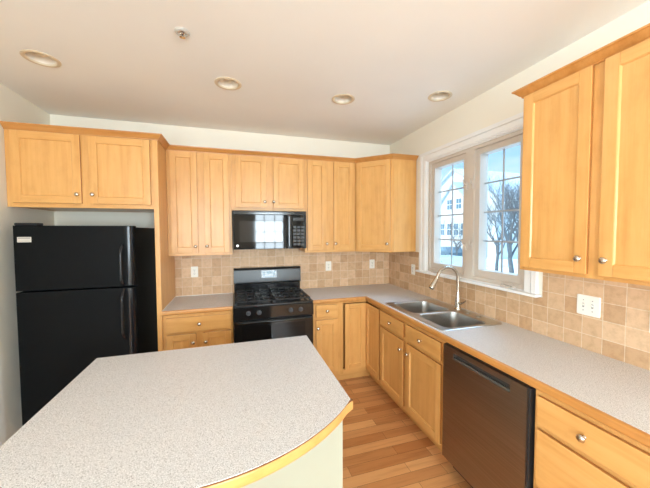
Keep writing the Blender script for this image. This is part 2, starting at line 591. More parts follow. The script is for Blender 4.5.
def added_side_window():  # unseen window, added to bring light from the far left
    t = 0.055
    root = MB().slab([FY0, FY0 + t, FY1 - t, FY1], [FZ0, FZ0 + t, FZ1 - t, FZ1], lambda i, j: not (i == 1 and j == 1), XL2 - 0.10, XL2 - 0.03, 'yz').build('added_window_4', 'white', kind='structure')
    yc = (FY0 + FY1) / 2
    MB().box(XL2 - 0.09, XL2 - 0.04, yc - 0.03, yc + 0.03, FZ0 + t, FZ1 - t).build('mullion', 'white', root)
    MB().box(XL2 - 0.068, XL2 - 0.062, FY0 + t, FY1 - t, FZ0 + t, FZ1 - t).build('pane', 'glass', root)
    w = 0.08
    MB().slab([FY0 - w, FY0, FY1, FY1 + w], [FZ0 - w, FZ0, FZ1, FZ1 + w], lambda i, j: not (i == 1 and j == 1), XL2, XL2 + 0.018, 'yz').build('casing', 'white', root)
added_side_window()

# ------------------------------------------------------------------ sink window
def sink_window():
    y0, y1, z0, z1 = WY0, WY1, WZ0, WZ1
    # casing: two stepped mouldings, sides and head
    c = MB()
    def step(w_in, w_out, x0, x1):
        ya, yb, yc, yd = y0 + 0.01 - w_out, y0 + 0.01 - w_in, y1 - 0.01 + w_in, y1 - 0.01 + w_out
        c.slab([ya, yb, yc, yd], [1.18, z1 - 0.01 + w_in, z1 - 0.01 + w_out],
               lambda i, j: not (i == 1 and j == 0), x0, x1, 'yz')
    step(0.0, 0.092, -0.014, -0.0005)
    step(0.012, 0.050, -0.020, -0.0135)
    step(0.060, 0.092, -0.027, -0.0135)
    root = c.build('window_1', 'white', kind='structure')
    # jamb liner
    MB().slab([y0, y0 + 0.02, y1 - 0.02, y1], [z0 + 0.015, z0 + 0.02, z1 - 0.02, z1],
              lambda i, j: not (i == 1 and j == 1), -0.0005, 0.148, 'yz').build('jamb', 'white', root)
    # stool (sill board) and apron
    MB().box(-0.055, 0.05, y0 - 0.105, y1 + 0.105, 1.160, 1.180, 0.005).build('sill', 'white', root)
    a, b = y0 + 0.02, y1 - 0.02
    mid = (a + b) / 2 - 0.018
    # unit frame with centre post
    MB().slab([a, a + 0.030, mid - 0.045, mid + 0.045, b - 0.030, b], [1.180, 1.215, z1 - 0.05, z1 - 0.02],
              lambda i, j: not (j == 1 and i in (1, 3)), 0.012, 0.13, 'yz').build('frame', 'vinyl', root)
    for k, (sa, sb) in enumerate(((mid + 0.045, b - 0.030), (a + 0.030, mid - 0.045))):
        st = 0.048
        zb, zt = 1.215, z1 - 0.05
        sash = MB().slab([sa, sa + st, sb - st, sb], [zb, zb + 0.06, zt - st, zt],
                         lambda i, j: not (i == 1 and j == 1), 0.030, 0.115, 'yz').build('sash', 'vinyl', root)
        MB().box(0.088, 0.094, sa + st, sb - st, zb + 0.06, zt - st).build('pane', 'glass', sash)
        g0, g1, h0, h1 = sa + st, sb - st, zb + 0.06, zt - st
        MB().box(0.080, 0.087, (g0 + g1) / 2 - 0.007, (g0 + g1) / 2 + 0.007, h0, h1).build('muntin', 'muntin', sash)
        for q in range(1, 4):
            z = h0 + (h1 - h0) * q / 4
            MB().box(0.0795, 0.0865, g0, g1, z - 0.007, z + 0.007).build('muntin', 'muntin', sash)
        # crank handle on the bottom rail of the frame
        cy = sa + 0.11 if k else sb - 0.11
        cr = MB()
        cr.box(-0.018, 0.012, cy - 0.045, cy + 0.045, 1.180, 1.196, 0.005)
        cr.tube([(-0.006, cy + 0.02, 1.194), (-0.012, cy + 0.03, 1.212), (-0.014, cy - 0.05, 1.206), (-0.016, cy - 0.085, 1.200)],
                [0.007, 0.006, 0.005, 0.005], 10)
        cr.tube([(-0.016, cy - 0.085, 1.199), (-0.034, cy - 0.085, 1.201)], [0.007, 0.008], 10)
        cr.build('crank_handle', 'vinyl', root)
        # two sash locks on the centre post
        ly = mid + (0.034 if k == 0 else -0.034)
        for lz in (1.47, 2.00):
            lk = MB()
            lk.box(-0.001, 0.013, ly - 0.011, ly + 0.011, lz - 0.035, lz + 0.035, 0.004)
            lk.tube([(-0.002, ly, lz + 0.01), (-0.016, ly, lz + 0.016), (-0.024, ly + (0.012 if k == 0 else -0.012), lz + 0.055)],
                    [0.007, 0.006, 0.005], 8)
            lk.build('sash_lock', 'vinyl', root)
M['muntin'] = plain('grey_muntin', lin(176, 184, 192), 0.5, vary=0.01)
sink_window()

# ------------------------------------------------------------------ cabinets
KNOB = [(0.0085, 0.0), (0.0085, 0.002), (0.0058, 0.004), (0.0058, 0.012), (0.0105, 0.015), (0.0155, 0.019),
        (0.0160, 0.022), (0.0135, 0.0265), (0.0080, 0.0290), (0.001, 0.0298)]

def knob(parent, x, z, y):
    return MB().lathe(KNOB, (x, y, z), '-y', 20).build('knob', 'nickel', parent, smooth=50)

def edge_faces(o, slot, y_front):
    # cut edges darkened: stain plus contact shade put into the colour
    for p in o.data.polygons:
        if abs(p.normal.y) < 0.3:
            p.material_index = slot

def door(parent, x0, x1, z0, z1, kn=None, name='door', yf=0.0, sw=0.055, group=None):
    t = 0.019
    ya, yb = yf - t - 0.002, yf - 0.0022
    m = MB()
    m.box(x0, x0 + sw, ya, yb, z0, z1, 0.0025)
    m.box(x1 - sw, x1, ya, yb, z0, z1, 0.0025)
    m.box(x0 + sw, x1 - sw, ya, yb, z1 - sw, z1, 0.0025, 1)
    m.box(x0 + sw, x1 - sw, ya, yb, z0, z0 + sw, 0.0025, 1)
    # sloped inner profile down to the flat recessed panel
    def ring(i, y):
        return [(x0 + sw + i, y, z0 + sw + i), (x1 - sw - i, y, z0 + sw + i), (x1 - sw - i, y, z1 - sw - i), (x0 + sw + i, y, z1 - sw - i)]
    m.loft([ring(-0.002, ya + 0.0022), ring(0.0015, ya + 0.0026), ring(0.0055, ya + 0.0095), ring(0.0075, ya + 0.0095)], 0, False, True)
    d = m.build(name, ['wv', 'wh', 'wedge'], parent, smooth=30)
    edge_faces(d, 2, ya)
    if kn:
        knob(d, kn[0], kn[1], ya)
    return d

def drawer_front(parent, x0, x1, z0, z1, kn=True, name='drawer', kx=None):
    t = 0.019
    d = MB().box(x0, x1, -t - 0.002, -0.0022, z0, z1, 0.004, 0, 3).build(name, ['wh', 'wedge'], parent)
    edge_faces(d, 1, -t)
    if kn:
        knob(d, (x0 + x1) / 2 if kx is None else kx, (z0 + z1) / 2, -t - 0.002)
    return d

def face_frame(parent, w, z0, z1, stiles, rails, t=0.019):
    """stiles: list of (x0,x1); rails: list of (z0,z1) between the outer stiles"""
    m = MB()
    for a, b in stiles:
        m.box(a, b, 0, t, z0, z1)
    for k in range(len(stiles) - 1):
        for a, b in rails:
            m.box(stiles[k][1], stiles[k + 1][0], 0.0002, t, a, b, 0, 1)
    return m.build('face_frame', ['wv', 'wh'], parent, smooth=0)

def wall_cabinet(label, loc, rz, w, depth, z0, z1, doors, knobs, dz0, dz1, centre=True):
    t = thing('wall_cabinet', label, 'cabinet', loc, rz)
    zb = z0 - loc[2]; zt = z1 - loc[2]
    MB().box(0.0005, w - 0.0005, 0.0192, depth, zb + 0.006, zt, 0, 0).build('carcass', 'wv', t, smooth=0)
    st = [(0, doors[0][0] + 0.012)]
    if len(doors) == 2:
        st.append((doors[0][1] - 0.012, doors[1][0] + 0.012))
    st.append((doors[-1][1] - 0.012, w))
    face_frame(t, w, zb, zt, st, [(zb, dz0 - loc[2] + 0.012), (dz1 - loc[2] - 0.012, zt)])
    for (a, b), kn in zip(doors, knobs):
        door(t, a, b, dz0 - loc[2], dz1 - loc[2], (kn[0], kn[1] - loc[2]))
    return t

CT = 2.415      # cabinet tops (crown reaches a little above)
X1, X2, X3, X4 = -2.5675, -1.973, -1.211, -0.612
DB, DT = 1.396, 2.383

def lx(x, o):
    return x - o
wall_cabinet('wide two-door maple wall cabinet above the black refrigerator', (XW + 0.002, -0.61, 1.803), 0, 0.995, 0.606, 1.803, CT,
             [(0.040, 0.482), (0.538, 0.975)], [(0.458, 1.907), (0.562, 1.910)], 1.836, 2.382)
def up(x0, x1, label, doors, knobs, z0=UB, d0=DB):
    return wall_cabinet(label, (x0 + 0.0006, -0.305, z0), 0, x1 - x0 - 0.0012, 0.297, z0, CT,
                        [(a - x0, b - x0) for a, b in doors], [(a - x0, z) for a, z in knobs], d0, DT)
up(X1, X2, 'tall two-door maple wall cabinet between refrigerator panel and microwave',
   [(-2.539, -2.297), (-2.234, -1.998)], [(-2.320, 1.463), (-2.214, 1.463)])
up(X2, X3, 'short two-door maple wall cabinet directly above the black microwave',
   [(-1.936, -1.624), (-1.552, -1.228)], [(-1.645, 1.916), (-1.552, 1.918)], 1.822, 1.852)
up(X3, X4, 'tall two-door maple wall cabinet right of microwave, beside the angled corner cabinet',
   [(-1.184, -0.963), (-0.878, -0.640)], [(-0.968, 1.468), (-0.864, 1.468)])

# diagonal corner wall cabinet
def corner_wall_cabinet():
    t = thing('corner_wall_cabinet', 'angled single-door maple corner wall cabinet beside the sink window', 'cabinet', (-0.61, -0.305, UB), R(-45))
    L = 0.305 * math.sqrt(2)
    inv = Matrix.Rotation(R(45), 2)
    def loc2(x, y):
        v = inv @ Vector((x + 0.61, y + 0.305))
        return (v.x, v.y)
    q = 0.0138
    poly = [loc2(*p) for p in ((-0.609, -0.0075), (-0.609, -0.305 + q), (-0.305 + q, -0.609), (-0.0085, -0.609), (-0.0085, -0.0075))]
    MB().prism(poly, 0.004, CT - UB).build('carcass', 'wv', t, smooth=0)
    face_frame(t, L, 0, CT - UB, [(0.0, 0.035), (L - 0.035, L)], [(0, 0.034), (DT - UB - 0.012, CT - UB)], t=0.0188)
    door(t, 0.020, L - 0.020, DB - UB, DT - UB, (L - 0.047, 1.468 - UB))
corner_wall_cabinet()

# right-hand wall cabinet (front faces -x)
YC = -2.125
wall_cabinet('large two-door maple wall cabinet right of the window, over the light switch plate', (-0.305, YC, UB), R(-90), 0.790, 0.297, UB, CT,
             [(0.018, 0.362), (0.412, 0.765)], [(0.334, 1.467), (0.441, 1.467)], DB - 0.004, DT)

# refrigerator end panel
tag(MB().box(-2.606, X1 - 0.0006, -0.628, -0.001, 0, CT, 0.0015).build('cabinet_end_panel', 'wv', smooth=30),
    'tall plain maple end panel standing between refrigerator and counter', 'panel')

# crown moulding: swept profile along a path of plan points
PROF = [(0.000, -0.030), (0.006, -0.030), (0.008, -0.022), (0.016, -0.016), (0.028, -0.002), (0.036, 0.006), (0.042, 0.008), (0.044, 0.016), (0.000, 0.016)]
def crown(label, path, closed_ends=True):
    pts = [Vector((p[0], p[1])) for p in path]
    loops = []
    n = len(pts)
    for i, p in enumerate(pts):
        if i == 0:
            d = (pts[1] - pts[0]).normalized(); nn = Vector((d.y, -d.x)); k = 1
        elif i == n - 1:
            d = (pts[-1] - pts[-2]).normalized(); nn = Vector((d.y, -d.x)); k = 1
        else:
            d0 = (pts[i] - pts[i - 1]).normalized(); d1 = (pts[i + 1] - pts[i]).normalized()
            n0 = Vector((d0.y, -d0.x)); n1 = Vector((d1.y, -d1.x))
            nn = (n0 + n1).normalized(); k = 1 / max(0.3, nn.dot(n0))
        loops.append([(p.x + nn.x * o * k, p.y + nn.y * o * k, CT + z) for o, z in PROF])
    m = MB().loft(loops, 0, True, True)
    return tag(m.build('crown_moulding', 'edge', smooth=25), label, 'moulding')
f1 = -0.611; f2 = -0.3065
crown('stepped maple crown moulding along the wall cabinets left of the window',
      [(XW + 0.003, f1 - 0.0005), (-2.606, f1 - 0.018), (X1 + 0.001, f1 - 0.018), (X1 + 0.001, f2), (-0.6115, f2), (-0.3065, -0.6115), (-0.010, -0.6105)])
crown('stepped maple crown moulding atop the wall cabinet right of the window',
      [(-0.010, YC + 0.001), (-0.3065, YC + 0.001), (-0.3065, YC - 0.790)])

# ---- base cabinets
BT = 0.874      # carcass top
def base_cabinet(name, label, loc, rz, w, depth=0.600, stiles=None, rails=None, floor_z=0.105):
    t = thing(name, label, 'cabinet', loc, rz)
    MB().box(0.0005, w - 0.0005, 0.0192, depth, floor_z, BT - 0.001).build('carcass', 'wv', t, smooth=0)
    face_frame(t, w, floor_z, BT, stiles, rails)
    MB().box(0.0005, w - 0.0005, 0.075, 0.091, 0.0, floor_z, 0.0).build('toe_kick', 'wh', t, smooth=0)
    return t

w = X2 - X1 - 0.004
b = base_cabinet('base_cabinet', 'maple base cabinet with wide drawer and two doors, left of the gas range', (X1, -0.61, 0), 0, w,
                 stiles=[(0, 0.04), (0.26, 0.34), (w - 0.03, w)], rails=[(0.105, 0.145), (0.68, 0.72), (0.84, BT)])
drawer_front(b, 0.027, 0.572, 0.712, 0.845)
door(b, 0.027, 0.270, 0.145, 0.692, (0.247, 0.614))
door(b, 0.329, 0.572, 0.145, 0.692, (0.353, 0.612))
w = 0.305
b = base_cabinet('base_cabinet', 'narrow maple base cabinet with single drawer and door, right of the gas range', (X3 + 0.002, -0.61, 0), 0, w,
                 stiles=[(0, 0.045), (w - 0.045, w)], rails=[(0.105, 0.16), (0.69, 0.745), (0.84, BT)])
drawer_front(b, 0.033, 0.263, 0.733, 0.857)
door(b, 0.033, 0.266, 0.150, 0.702, (0.052, 0.622), sw=0.05)

# corner base cabinet with a bi-fold door
def corner_base():
    t = thing('corner_base_cabinet', 'L-shaped maple corner base cabinet with folded two-leaf door', 'cabinet', (-0.61, -0.61, 0))
    xa, yb = -0.904 + 0.61, -0.944 + 0.61          # ends of the two legs, local
    m = MB()
    m.prism([(xa, 0.0192), (xa + 0.018, 0.0192), (xa + 0.018, 0.14), (0.14, 0.14), (0.14, yb + 0.012), (0.0192, yb + 0.012), (0.0192, yb), (0.602, yb), (0.602, 0.602), (xa, 0.602)], 0.105, BT - 0.001)
    m.build('carcass', 'wv', t, smooth=0)
    f = MB()
    f.box(xa, xa + 0.026, 0, 0.019, 0.105, BT)
    f.box(xa + 0.026, 0.0, 0, 0.019, 0.855, BT, 0, 1)
    f.box(xa + 0.026, 0.0, 0, 0.019, 0.105, 0.150, 0, 1)
    f.build('face_frame', ['wv', 'wh'], t, smooth=0)
    f = MB()
    f.box(0.0, 0.019, yb, yb + 0.012, 0.105, BT)
    f.box(0.0, 0.019, yb + 0.012, 0.0, 0.855, BT, 0, 0)
    f.box(0.0, 0.019, yb + 0.012, 0.0, 0.105, 0.150, 0, 0)
    f.build('face_frame', ['wv'], t, smooth=0)
    k = MB()
    k.box(xa, 0.075, 0.075, 0.091, 0.0, 0.105)
    k.box(0.075, 0.091, yb, 0.091, 0.0, 0.105)
    k.build('toe_kick', 'wh', t, smooth=0)
    door(t, -0.254, -0.0195, 0.150, 0.848, name='door_leaf', sw=0.05)
    piv = bpy.data.objects.new('door_leaf_pivot', None)
    bpy.data.objects.remove(piv)
    # second leaf, facing -x: built facing -y and turned
    d = door(t, 0.0200, 0.318, 0.150, 0.848, name='door_leaf', sw=0.05)
    d.data.transform(Matrix.Rotation(R(-90), 4, 'Z'))
corner_base()

# sink base, front faces -x
w = 0.912
YS = -0.946
b = base_cabinet('sink_base_cabinet', 'maple sink base cabinet with two knobbed false drawer fronts and two doors', (-0.61, YS, 0), R(-90), w,
                 stiles=[(0, 0.035), (0.41, 0.47), (w - 0.05, w)], rails=[(0.105, 0.15), (0.68, 0.73), (0.84, BT)])
# hollow enough for the bowls: the carcass stops below them
bpy.data.objects.remove([c for c in b.children if c.name.startswith('carcass')][0])
cc = MB()
cc.box(0.0005, 0.018, 0.0192, 0.600, 0.105, BT - 0.001)
cc.box(w - 0.018, w - 0.0005, 0.0192, 0.600, 0.105, BT - 0.001)
cc.box(0.018, w - 0.018, 0.0192, 0.600, 0.105, 0.125)
cc.box(0.018, w - 0.018, 0.588, 0.600, 0.125, BT - 0.001)
cc.build('carcass', 'wv', b, smooth=0)
drawer_front(b, 0.012, 0.416, 0.722, 0.848, name='false_drawer_front', kx=0.212)
drawer_front(b, 0.460, 0.880, 0.722, 0.848, name='false_drawer_front', kx=0.664)
door(b, 0.012, 0.416, 0.140, 0.694, (0.391, 0.617), sw=0.052)
door(b, 0.460, 0.882, 0.140, 0.694, (0.500, 0.617), sw=0.052)

# drawer base right of the dishwasher
w = 0.457
YD = -2.474
b = base_cabinet('drawer_base_cabinet', 'three-drawer maple base cabinet right of the dark dishwasher', (-0.61, YD, 0), R(-90), w,
                 stiles=[(0, 0.035), (w - 0.035, w)], rails=[(0.105, 0.15), (0.40, 0.44), (0.68, 0.73), (0.84, BT)])
drawer_front(b, 0.020, 0.437, 0.716, 0.847, kx=0.215)
drawer_front(b, 0.020, 0.437, 0.430, 0.690)
drawer_front(b, 0.020, 0.437, 0.140, 0.405)

# ---- worktops
def edge_strip(pts, parent, mat='edge', z0=0.874, z1=TOP - 0.001, proj=0.020):
    """wood nosing swept along plan points; outside is to the right of the path"""
    h = z1 - z0
    a = min(0.004, h * 0.2)
    prof = [(0, z0), (proj - 0.006, z0), (proj - 0.001, z0 + a), (proj, z0 + 2 * a), (proj, z1 - 2 * a), (proj - 0.003, z1 - a * 0.5), (proj - 0.008, z1), (0, z1)]
    P_ = [Vector(p) for p in pts]
    loops = []
    for i, p in enumerate(P_):
        ds = []
        if i > 0: ds.append((P_[i] - P_[i - 1]).normalized())
        if i < len(P_) - 1: ds.append((P_[i + 1] - P_[i]).normalized())
        ns = [Vector((d.y, -d.x)) for d in ds]
        nn = sum(ns, Vector((0, 0))).normalized()
        k = 1 / nn.dot(ns[0])
        loops.append([(p.x + nn.x * o * k, p.y + nn.y * o * k, z) for o, z in prof])
    return MB().loft(loops, 0, True, True).build('wood_edge', mat, parent, smooth=40)

ZC0 = 0.8745
t = thing('countertop', 'short speckled grey countertop with maple edge between end panel and gas range', 'countertop', (X1, -0.635, ZC0))
def rel(o, p):
    return [(x - p[0], y - p[1], z - p[2]) for x, y, z in o]
def local(o, parent):
    o.data.transform(Matrix.Translation(-Vector(parent.location)))
    return o
local(MB().box(X1, X2 - 0.004, -0.615, -0.0075, ZC0, TOP).build('worktop', 'lam', t, smooth=0), t)
local(edge_strip([(X1, -0.615), (X2 - 0.004, -0.615)], t), t)
local(MB().box(X1, X1 + 0.005, -0.612, -0.0078, TOP, TOP + 0.004).build('caulk_bead', 'caulk', t, smooth=0), t)
local(MB().box(X1 + 0.005, X2 - 0.004, -0.0125, -0.0078, TOP, TOP + 0.004).build('caulk_bead', 'caulk', t, smooth=0), t)

YE = -2.935
SX0, SX1, SY0, SY1 = -0.548, -0.110, -1.775, -0.990      # hole for the sink
t = thing('countertop', 'long L-shaped speckled countertop with maple edge holding the sink, under the window', 'countertop', (-0.615, -0.615, ZC0))
cxs = [X3 + 0.002, -0.615, SX0, SX1, -0.0075]
cys = [YE, SY0, SY1, -0.615, -0.0075]
def ct_ok(i, j):
    if i == 0: return j == 3
    if i == 2 and j == 1: return False
    return True
local(MB().slab(cxs, cys, ct_ok, ZC0, TOP, 'xy').build('worktop', 'lam', t, smooth=0), t)
local(edge_strip([(X3 + 0.002, -0.615), (-0.615, -0.615), (-0.615, YE)], t, 'edgey'), t)

# ------------------------------------------------------------------ sink and faucet
def sink():
    x0, x1, y0, y1 = -0.590, -0.052, -1.803, -0.962
    zt = TOP + 0.006
    t = thing('kitchen_sink', 'double-bowl stainless steel sink set into the countertop under the window', 'sink', (x0, y0, TOP))
    bowls = [(-0.535, -0.150, -1.365, -1.005), (-0.535, -0.150, -1.765, -1.405)]
    d = MB()
    holes = [rrect(a, b, c, e, 0.055, zt) for a, b, c, e in bowls]
    outer = rrect(x0 + 0.004, x1 - 0.004, y0 + 0.004, y1 - 0.004, 0.03, zt)
    d.fill([outer] + holes)
    d.loft([outer, rrect(x0, x1, y0, y1, 0.034, TOP + 0.0035), rrect(x0, x1, y0, y1, 0.034, TOP + 0.0003)])
    local(d.build('rim', 'steel', t), t)
    for a, b, c, e in bowls:
        m = MB()
        lp = [rrect(a, b, c, e, 0.055, zt), rrect(a + 0.003, b - 0.003, c + 0.003, e - 0.003, 0.055, zt - 0.003),
              rrect(a + 0.006, b - 0.006, c + 0.006, e - 0.006, 0.055, zt - 0.012),
              rrect(a + 0.016, b - 0.016, c + 0.016, e - 0.016, 0.055, zt - 0.165),
              rrect(a + 0.026, b - 0.026, c + 0.026, e - 0.026, 0.055, zt - 0.182),
              rrect(a + 0.045, b - 0.045, c + 0.045, e - 0.045, 0.050, zt - 0.188)]
        m.loft(lp, 0, False, True)
        bowl = local(m.build('bowl', 'steel', t, smooth=50), t)
        cx, cy = (a + b) / 2, (c + e) / 2
        dr = MB().lathe([(0.055, 0.0), (0.055, 0.002), (0.044, 0.004), (0.036, 0.001), (0.012, 0.001), (0.010, 0.006), (0.001, 0.007)], (cx, cy, zt - 0.1875), 'z', 24)
        local(dr.build('drain', 'steel', bowl), t)
    for yy in (-1.49, -1.60):
        c = MB().lathe([(0.022, 0.0), (0.022, 0.003), (0.018, 0.006), (0.001, 0.007)], (-0.095, yy, zt + 0.0003), 'z', 24)
        local(c.build('hole_cap', 'steel', t), t)
sink()

def faucet():
    zt = TOP + 0.0064
    t = thing('faucet', 'brushed nickel pull-down gooseneck faucet standing on the back of the sink', 'faucet', (-0.088, -1.366, zt))
    m = MB().lathe([(0.030, 0), (0.030, 0.004), (0.026, 0.010), (0.0235, 0.020), (0.0225, 0.075), (0.020, 0.095), (0.0145, 0.135), (0.0125, 0.16), (0.0125, 0.17)], (0, 0, 0), 'z', 28)
    m.build('body', 'nickel', t, smooth=50)
    pts = [(0, 0, 0.165), (0, 0, 0.22), (-0.002, 0, 0.265)]
    r = 0.108
    for k in range(1, 17):
        a = math.pi * k / 17 * 0.93
        pts.append((-0.002 - r + r * math.cos(a), 0, 0.265 + r * math.sin(a)))
    e = Vector(pts[-1]); d = (e - Vector(pts[-2])).normalized()
    pts.append(tuple(e + d * 0.03))
    MB().tube(pts, 0.0130, 18).build('spout', 'nickel', t, smooth=60)
    e = e + d * 0.025
    d = (d + Vector((-0.12, 0, 0))).normalized()
    h = MB()
    h.tube([e, e + d * 0.006, e + d * 0.05, e + d * 0.095, e + d * 0.100], [0.0150, 0.0165, 0.020, 0.0245, 0.022], 20)
    hd = h.build('spray_head', 'nickel', t, smooth=50)
    n = MB()
    n.tube([e + d * 0.1003, e + d * 0.1043], [0.017, 0.016], 20)
    n.build('nozzle', 'cuprim', hd)
    q = MB()
    c = e + d * 0.055 + Vector((-0.019, 0, -0.006))
    q.box(c.x - 0.003, c.x + 0.004, c.y - 0.006, c.y + 0.006, c.z - 0.014, c.z + 0.014, 0.002)
    q.build('spray_button', 'cuprim', hd)
    lv = MB()
    lv.tube([(0, -0.020, 0.055), (0, -0.040, 0.058)], [0.014, 0.013], 16)
    lv.tube([(0, -0.036, 0.058), (0.004, -0.055, 0.066), (0.008, -0.085, 0.090)], [0.008, 0.007, 0.006], 12)
    lv.build('lever_handle', 'nickel', t, smooth=50)
faucet()

# ------------------------------------------------------------------ dishwasher (front faces -x)
def dishwasher():
    w = 0.604
    t = thing('dishwasher', 'dark bronze steel dishwasher with pocket handle between sink base and drawers', 'dishwasher', (-0.61, -1.8635, 0), R(-90))
    MB().box(0.004, w - 0.004, 0.012, 0.58, 0.10, 0.868).build('tub_housing', 'dwdark', t, smooth=0)
    MB().box(0.010, w - 0.010, 0.055, 0.070, 0.0, 0.098).build('toe_kick', 'dwdark', t, smooth=0)
    # door skin with a pocket for the handle
    hx0, hx1, hz0, hz1 = 0.100, 0.500, 0.792, 0.832
    m = MB()
    m.slab([0.006, hx0, hx1, w - 0.014], [0.105, hz0, hz1, 0.862], lambda i, j: not (i == 1 and j == 1), -0.030, 0.011, 'xz')
    door_ = m.build('door', 'dwsteel', t, smooth=0)
    MB().box(w - 0.0135, w - 0.004, -0.020, 0.011, 0.105, 0.862, 0.002).build('side_trim', 'dwdark', t)
    p = MB()
    p.box(hx0, hx1, -0.004, 0.010, hz0, hz1)
    p.build('handle_pocket', 'dwlip', door_, smooth=0)
    # lip sloping outwards along the pocket's lower edge
    l = MB()
    l.prism([(-0.029, hz0), (-0.004, hz0), (-0.004, hz0 + 0.006), (-0.026, hz0 + 0.016), (-0.031, hz0 + 0.014)], hx0 + 0.0005, hx1 - 0.0005, 0, 'yz')
    l.build('handle', 'dwlip', door_, smooth=40)
    MB().box(0.006, w - 0.006, -0.004, 0.011, 0.8625, 0.8672).build('control_strip', 'dwdark', t, smooth=0)
M['dwlip'] = plain('dishwasher_handle_grey', lin(96, 94, 90), 0.4, metal=0.4, vary=0.02)
dishwasher()

# ------------------------------------------------------------------ gas range
def gas_range():
    x0, x1 = X2 + 0.001, X3 - 0.001
    w = x1 - x0
    t = thing('gas_range', 'black freestanding gas range with four knobs and clock backguard', 'stove', (x0, -0.64, 0))
    D = 0.630       # depth behind the front plane
    MB().box(0.002, w - 0.002, 0.0, D, 0.04, 0.905).build('body', 'blackmatte', t, smooth=0)
    for fx in (0.05, w - 0.05):
        for fy in (0.06, D - 0.06):
            MB().lathe([(0.018, 0), (0.018, 0.04)], (fx, fy, 0), 'z', 12).build('foot', 'blackmatte', t)
    MB().box(0.004, w - 0.004, -0.030, -0.0005, 0.05, 0.185, 0.006).build('storage_drawer', 'black', t)
    od = MB().box(0.004, w - 0.004, -0.034, -0.0005, 0.195, 0.772, 0.008).build('oven_door', 'black', t)
    MB().box(0.075, w - 0.088, -0.0365, -0.0345, 0.335, 0.725, 0.0008).build('window', 'glass_black', od)
    h = MB()
    hz = 0.765
    pts = [(0.03, -0.034, hz), (0.05, -0.062, hz + 0.002), (0.10, -0.072, hz + 0.002), (w / 2, -0.078, hz + 0.002), (w - 0.10, -0.072, hz + 0.002), (w - 0.05, -0.062, hz + 0.002), (w - 0.03, -0.034, hz)]
    h.tube(pts, 0.0125, 12)
    h.build('handle', 'black', od, smooth=60)
    # slanted control panel with the burner knobs
    cp = MB()
    cp.prism([(-0.030, 0.782), (0.0, 0.782), (0.0, 0.8985), (-0.026, 0.8985)], 0.001, w - 0.001, 0, 'yz')
    cpo = cp.build('control_panel', 'black', t, smooth=0)
    d = Vector((0, -0.9994, 0.0343))
    for kx in (0.133, 0.231, 0.532, 0.631):
        c = Vector((kx, -0.0265, 0.845))
        k = MB()
        k.tube([c, c + d * 0.008, c + d * 0.010, c + d * 0.026, c + d * 0.030], [0.0225, 0.0225, 0.019, 0.0165, 0.013], 24)
        a = c + d * 0.028
        k.box(kx - 0.004, kx + 0.004, a.y - 0.010, a.y + 0.006, a.z - 0.016, a.z + 0.016, 0.002)
        k.build('knob', 'knobgrey', cpo, smooth=40)
    # cooktop with raised rim
    ct = MB()
    ct.box(0.0, w, -0.025, D - 0.035, 0.9055, 0.916, 0.004)
    ct.box(0.0, 0.018, -0.025, D - 0.035, 0.914, 0.924, 0.004)
    ct.box(w - 0.018, w, -0.025, D - 0.035, 0.914, 0.924, 0.004)
    ct.box(0.0, w, -0.025, -0.004, 0.914, 0.922, 0.004)
    ct.build('cooktop', 'black', t)
    # burners and grates
    for bx in (0.195, w - 0.195):
        for by in (0.135, 0.425):
            b = MB().lathe([(0.055, 0), (0.055, 0.006), (0.034, 0.010), (0.034, 0.018), (0.038, 0.020), (0.036, 0.026), (0.002, 0.028)], (bx, by, 0.9165), 'z', 24)
            b.build('burner', 'iron', t)
    for gx0, gx1 in ((0.030, w / 2 - 0.006), (w / 2 + 0.006, w - 0.030)):
        g = MB()
        gy0, gy1, gz = 0.012, 0.560, 0.953
        r = 0.0062
        def bar(a, b):
            g.box(min(a[0], b[0]) - r, max(a[0], b[0]) + r, min(a[1], b[1]) - r, max(a[1], b[1]) + r, gz - 0.012, gz, 0.002, 0, 1)
        bar((gx0, gy0), (gx1, gy0)); bar((gx0, gy1), (gx1, gy1)); bar((gx0, gy0), (gx0, gy1)); bar((gx1, gy0), (gx1, gy1))
        gm = (gy0 + gy1) / 2
        bar((gx0, gm), (gx1, gm))
        cx = (gx0 + gx1) / 2
        for by in (0.135, 0.425):
            lo, hi = (gy0, gm) if by < gm else (gm, gy1)
            bar((cx, lo), (cx, by - 0.028)); bar((cx, by + 0.028), (cx, hi))
            bar((gx0, by), (cx - 0.028, by)); bar((cx + 0.028, by), (gx1, by))
            for sx in (-1, 1):
                bar((cx + sx * 0.075, lo), (cx + sx * 0.075, by - 0.045)); bar((cx + sx * 0.075, by + 0.045), (cx + sx * 0.075, hi))
        for px in (gx0, gx1):
            for py in (gy0, gm, gy1):
                g.box(px - r, px + r, py - r, py + r, 0.9165, gz - 0.008)
        g.build('grate', 'iron', t, smooth=0)
    # backguard: lower glossy riser, bulging upper panel
    MB().box(0.008, w - 0.008, D - 0.060, D, 0.905, 1.030, 0.003).build('backguard_riser', 'black', t)
    bg = MB()
    prof = [(D, 1.022), (D - 0.070, 1.022), (D - 0.084, 1.030), (D - 0.086, 1.045), (D - 0.076, 1.170), (D - 0.068, 1.188), (D - 0.052, 1.196), (D, 1.196)]
    bg.prism(prof, 0.004, w - 0.004, 0, 'yz')
    bgo = bg.build('backguard', 'rangegrey', t, smooth=40)
    # clock cluster: grey outlined plate, dark display, small pale buttons
    yy = lambda z: D - 0.086 + (z - 1.045) * 0.080 - 0.0012
